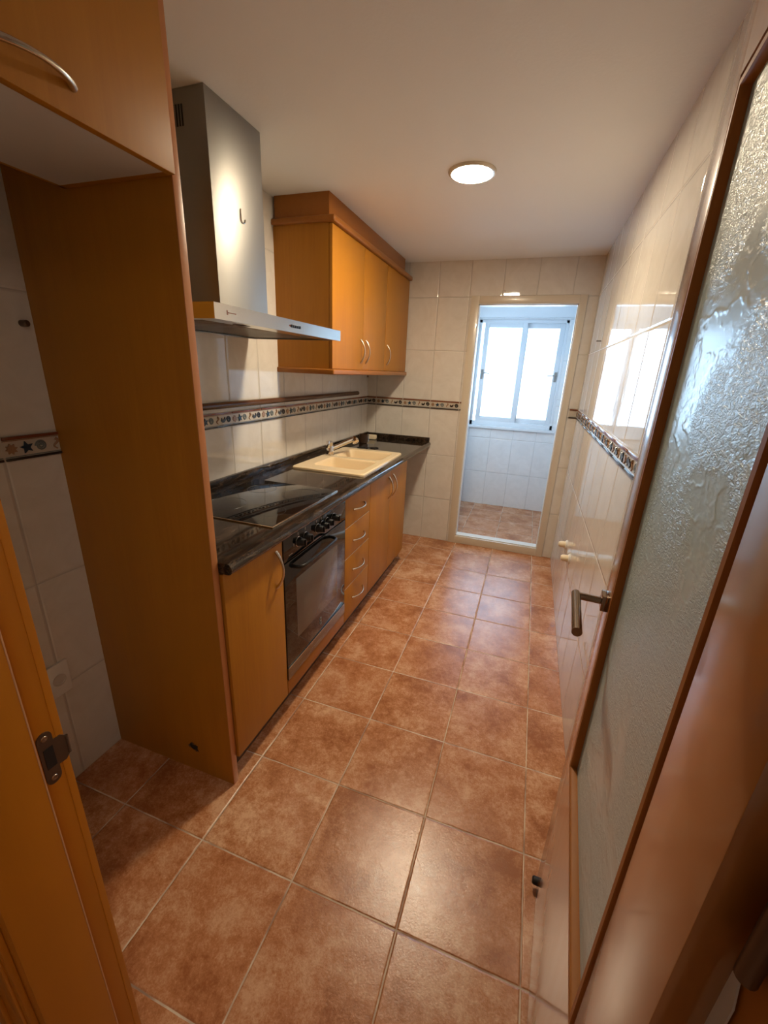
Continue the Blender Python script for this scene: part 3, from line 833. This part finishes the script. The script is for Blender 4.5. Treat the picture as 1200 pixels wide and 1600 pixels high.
for x0, x1, y0, y1 in BW:
    MB().lathe([(0, 0), (.018, 0), (.020, .003), (.036, .004), (.038, .001), (.038, 0)], ((x0 + x1) / 2, (y0 + y1) / 2, TZ1 - .1595), (0, 0, 1), 24).build('drain', M['chrome'], sk)

# mixer tap
fz = TZ1 + .0135; fx, fy = -1.452, 2.185
fa = thing('mixer_tap', 'chrome single-lever mixer tap behind the cream sink', 'tap')
mb = MB(); mb.lathe([(0, 0), (.031, 0), (.031, .004), (.025, .007), (.0245, .060), (.023, .064), (.0, .065)], (fx, fy, fz), (0, 0, 1), 28)
mb.build('tap_body', M['chrome'], fa)
mb = MB(); mb.lathe([(0, 0), (.021, 0), (.022, .004), (.022, .026), (.016, .033), (0, .035)], (fx, fy, fz + .0645), (0, 0, 1), 28)
mb.box(fx - .011, fx + .011, fy - .040, fy - .015, fz + .052, fz + .100, .004)
mb.build('lever', M['chrome'], fa)
E0 = Vector((fx + .010, fy + .010, fz + .045)); E1 = Vector((-1.335, 2.365, 1.022))
dv_ = (E1 - E0)
mb = MB(); mb.tube([E0, E0 + dv_ * .3, E0 + dv_ * .75, E0 + dv_ * .94], [.0150, .0150, .0160, .0175], 18)
mb.build('spout', M['chrome'], fa)
hdz = (dv_.normalized() + Vector((0, 0, -.9))).normalized()
c0 = E0 + dv_ * .92
mb = MB(); mb.lathe([(0, -.018), (.015, -.014), (.022, 0), (.0245, .014), (.024, .030), (.020, .032), (.019, .027), (0, .027)], c0, (0.50, -.35, -.55), 24)
mb.build('spray_head', M['chrome'], fa)

# small things in the sink corner
pg = thing('sink_plug', 'black rubber sink plug on the worktop behind the sink', 'plug')
MB().lathe([(0, 0), (.034, 0), (.036, .004), (.032, .009), (.010, .011), (.007, .018), (0, .019)], (-1.385, 2.600, TZ1 + .0003), (0, 0, 1), 24).build('stopper', M['rubber'], pg)
MB().tube([(-1.385, 2.600, TZ1 + .018), (-1.36, 2.615, TZ1 + .014), (-1.335, 2.655, TZ1 + .0045), (-1.30, 2.690, TZ1 + .0035), (-1.275, 2.675, TZ1 + .0035), (-1.29, 2.640, TZ1 + .0035), (-1.325, 2.640, TZ1 + .0035)], .0032, 8).build('cord', M['rubber'], pg)
cu = thing('tumbler', 'small dark brown tumbler in the far corner of the worktop', 'cup')
MB().lathe([(0, 0), (.028, 0), (.034, .006), (.038, .072), (.035, .074), (.031, .010), (0, .009)], (-1.470, 2.845, TZ1 + .0003), (0, 0, 1), 28).build('cup', plain('smoked_brown', (.05, .028, .018), .12), cu)
MB().tube([(-1.430, 2.850, TZ1 + .010), (-1.426, 2.850, TZ1 + .078)], .004, 8).build('spoon', M['chrome'], cu)
so = thing('soap_block', 'cream block of soap beside the dark tumbler in the corner', 'soap')
box(-1.545, -1.445, 3.050, 3.110, TZ1 + .0003, TZ1 + .038, .010, seg=3).build('soap', M['cream'], so)

# dark rail on the tiles
rl = thing('utensil_rail', 'long dark brown rail fixed to the tiles over the worktop', 'rail')
MB().tube([(XL + .026, PY1 + .004, 1.2985), (XL + .026, 2.935, 1.2985), (XL + .026, 2.945, 1.2985)], [.0155, .0155, .012], 20).build('bar', M['railwood'], rl)
for y in (.80, 1.9, 2.86):
    MB().tube([(XL, y, 1.2985), (XL + .016, y, 1.2985)], .006, 10).build('bracket', M['oldmetal'], rl)

# ---------------- cooker hood
hh = thing('cooker_hood', 'stainless steel chimney cooker hood above the hob', 'cooker hood')
CX1, CY0, CY1 = -1.285, .972, 1.264
HX, HY0, HY1, HZ0, HZ1 = -1.082, .694, 1.546, 1.608, 1.652
ch = box(XL, CX1, CY0, CY1, HZ1 - .002, H - .001, .0012).build('chimney', M['steel'], hh)
mb = MB()
for i in range(5): mb.box(CX1 - .138 + i * .011, CX1 - .132 + i * .011, CY0 - .0008, CY0 + .0004, 2.205, 2.262)
mb.build('vent_slots', M['rubber'], ch)
mb = MB(); mb.tube([(CX1 + .0022, 1.118, 2.018), (CX1 + .003, 1.118, 1.985), (CX1 + .003, 1.124, 1.977), (CX1 + .003, 1.134, 1.976), (CX1 + .003, 1.141, 1.983), (CX1 + .0022, 1.142, 1.990)], .0019, 8, up=(1, 0, 0)); mb.build('badge', M['chrome'], ch)
mb = MB()   # canopy: shallow tray, open below
mb.box(HX - .0015, HX, HY0, HY1, HZ0, HZ1, 0); mb.box(XL, HX - .0015, HY0, HY0 + .0015, HZ0, HZ1); mb.box(XL, HX - .0015, HY1 - .0015, HY1, HZ0, HZ1)
mb.box(XL, HX - .0015, HY0 + .0015, HY1 - .0015, HZ1 - .0015, HZ1)
mb.box(HX - .030, HX - .0015, HY0 + .0015, HY1 - .0015, HZ0, HZ0 + .0015); mb.box(XL, HX - .030, HY0 + .0015, HY0 + .03, HZ0, HZ0 + .0015); mb.box(XL, HX - .030, HY1 - .03, HY1 - .0015, HZ0, HZ0 + .0015)
mb.box(XL, XL + .05, HY0 + .03, HY1 - .03, HZ0, HZ0 + .0015)
cn = mb.build('canopy', M['steel_y'], hh)
w = (HY1 - HY0 - .06) / 3
for i in range(3):
    mb = MB(); a = HY0 + .03 + i * w
    mb.box(XL + .05, HX - .10, a + .003, a + w - .003, HZ0 + .006, HZ0 + .012, .001)
    for k in range(9): mb.box(XL + .06, HX - .11, a + .012 + k * (w - .03) / 8, a + .017 + k * (w - .03) / 8, HZ0 + .004, HZ0 + .007)
    mb.build('grease_filter', M['steel_y'], hh)
mb = MB(); mb.box(HX - .098, HX - .030, HY0 + .03, HY1 - .03, HZ0 + .003, HZ0 + .008); lp = mb.build('light_strip', M['steel_y'], hh)
for y in (.90, 1.34):
    MB().lathe([(0, 0), (.026, 0), (.028, .002), (.030, 0), (.030, -.002)], (HX - .064, y, HZ0 + .003), (0, 0, -1), 20).build('hood_lamp', M['print'], lp)
for i in range(5):
    MB().lathe([(0, 0), (.0055, 0), (.005, .003), (0, .0035)], (HX, 1.112 + i * .0150, 1.630), (1, 0, 0), 14).build('button', M['blackplastic'], cn)
box(HX, HX + .0006, 1.096, 1.103, 1.628, 1.633).build('printed_mark', M['redprint'], cn)
box(HX, HX + .0006, .748, .7525, 1.624, 1.636).build('printed_mark', M['redprint'], cn)
box(HX, HX + .0006, .754, .790, 1.629, 1.6315).build('printed_mark', M['redprint'], cn)

# ---------------- ceiling downlight
cl = thing('ceiling_downlight', 'round lit downlight set in the kitchen ceiling', 'ceiling light')
LX, LY, LR = -0.570, 1.763, 0.102
MB().lathe([(LR - .016, 0), (LR, 0), (LR - .001, .004), (LR - .007, .0095), (LR - .014, .010), (LR - .016, .006)], (LX, LY, H - .0002), (0, 0, -1), 48).build('ring', M['alu'], cl)
MB().lathe([(LR - .016, 0), (LR - .017, .006), (LR - .040, .009), (0, .0105)], (LX, LY, H - .0005), (0, 0, -1), 48).build('diffuser', M['lamp'], cl)
# added unseen fill lamp in the hall, lights the near side of the doorway
hl = thing('hall_fill_lamp', 'added round fill lamp on the hall ceiling, out of view', 'ceiling light')
MB().lathe([(.0, 0), (.14, 0), (.14, .02), (.13, .024), (0, .024)], (.62, -.95, 2.3995), (0, 0, -1), 32).build('fill_base', M['white'], hl)
MB().lathe([(.13, .024), (.12, .045), (.08, .062), (0, .070)], (.62, -.95, 2.3995), (0, 0, -1), 32).build('diffuser', M['hallfill'], hl)

# ---------------- small fittings on the walls
def fitting(name, label, cat, y, z):
    t = thing(name, label, cat)
    MB().lathe([(0, 0), (.030, 0), (.030, .004), (.024, .010), (0, .010)], (XR, y, z), (-1, 0, 0), 24).build('wall_flange', M['white'], t)
    MB().lathe([(0, 0), (.020, 0), (.019, .030), (.013, .040), (0, .041)], (XR - .010, y, z), (-1, 0, 0), 20).build('cap', M['cream'], t)
    return t


fitting('pipe_cap', 'cream pipe cap low on right wall, farther one of the pair', 'pipe cap', 2.34, .475)
fitting('pipe_cap', 'cream pipe cap low on right wall, nearer one of the pair', 'pipe cap', 2.10, .480)
sc_ = thing('wall_screw', 'small dark screw in the tiles of the right wall', 'screw')
MB().tube([(XR, 2.624, 1.709), (XR - .022, 2.624, 1.709)], .0028, 8).build('shank', M['oldmetal'], sc_)
MB().lathe([(0, 0), (.006, 0), (.005, .003), (0, .003)], (XR - .022, 2.624, 1.709), (-1, 0, 0), 10).build('head', M['oldmetal'], sc_)
hk = thing('wall_plug', 'dark peg sticking out of the tiles beside the tall panel', 'peg')
MB().tube([(XL, .500, 1.571), (XL + .022, .500, 1.571), (XL + .026, .500, 1.571)], [.009, .009, .006], 14).build('peg', M['oldmetal'], hk)
st = thing('socket', 'cream wall socket half hidden behind the near door frame', 'socket')
box(XL, XL + .009, .328, .402, .372, .496, .003).build('plate', M['white'], st)
MB().lathe([(.0, 0), (.020, 0), (.022, .003), (.019, .003), (.018, .0005), (0, .0005)], (XL + .009, .365, .434), (1, 0, 0), 20).build('insert', M['melamine'], st)
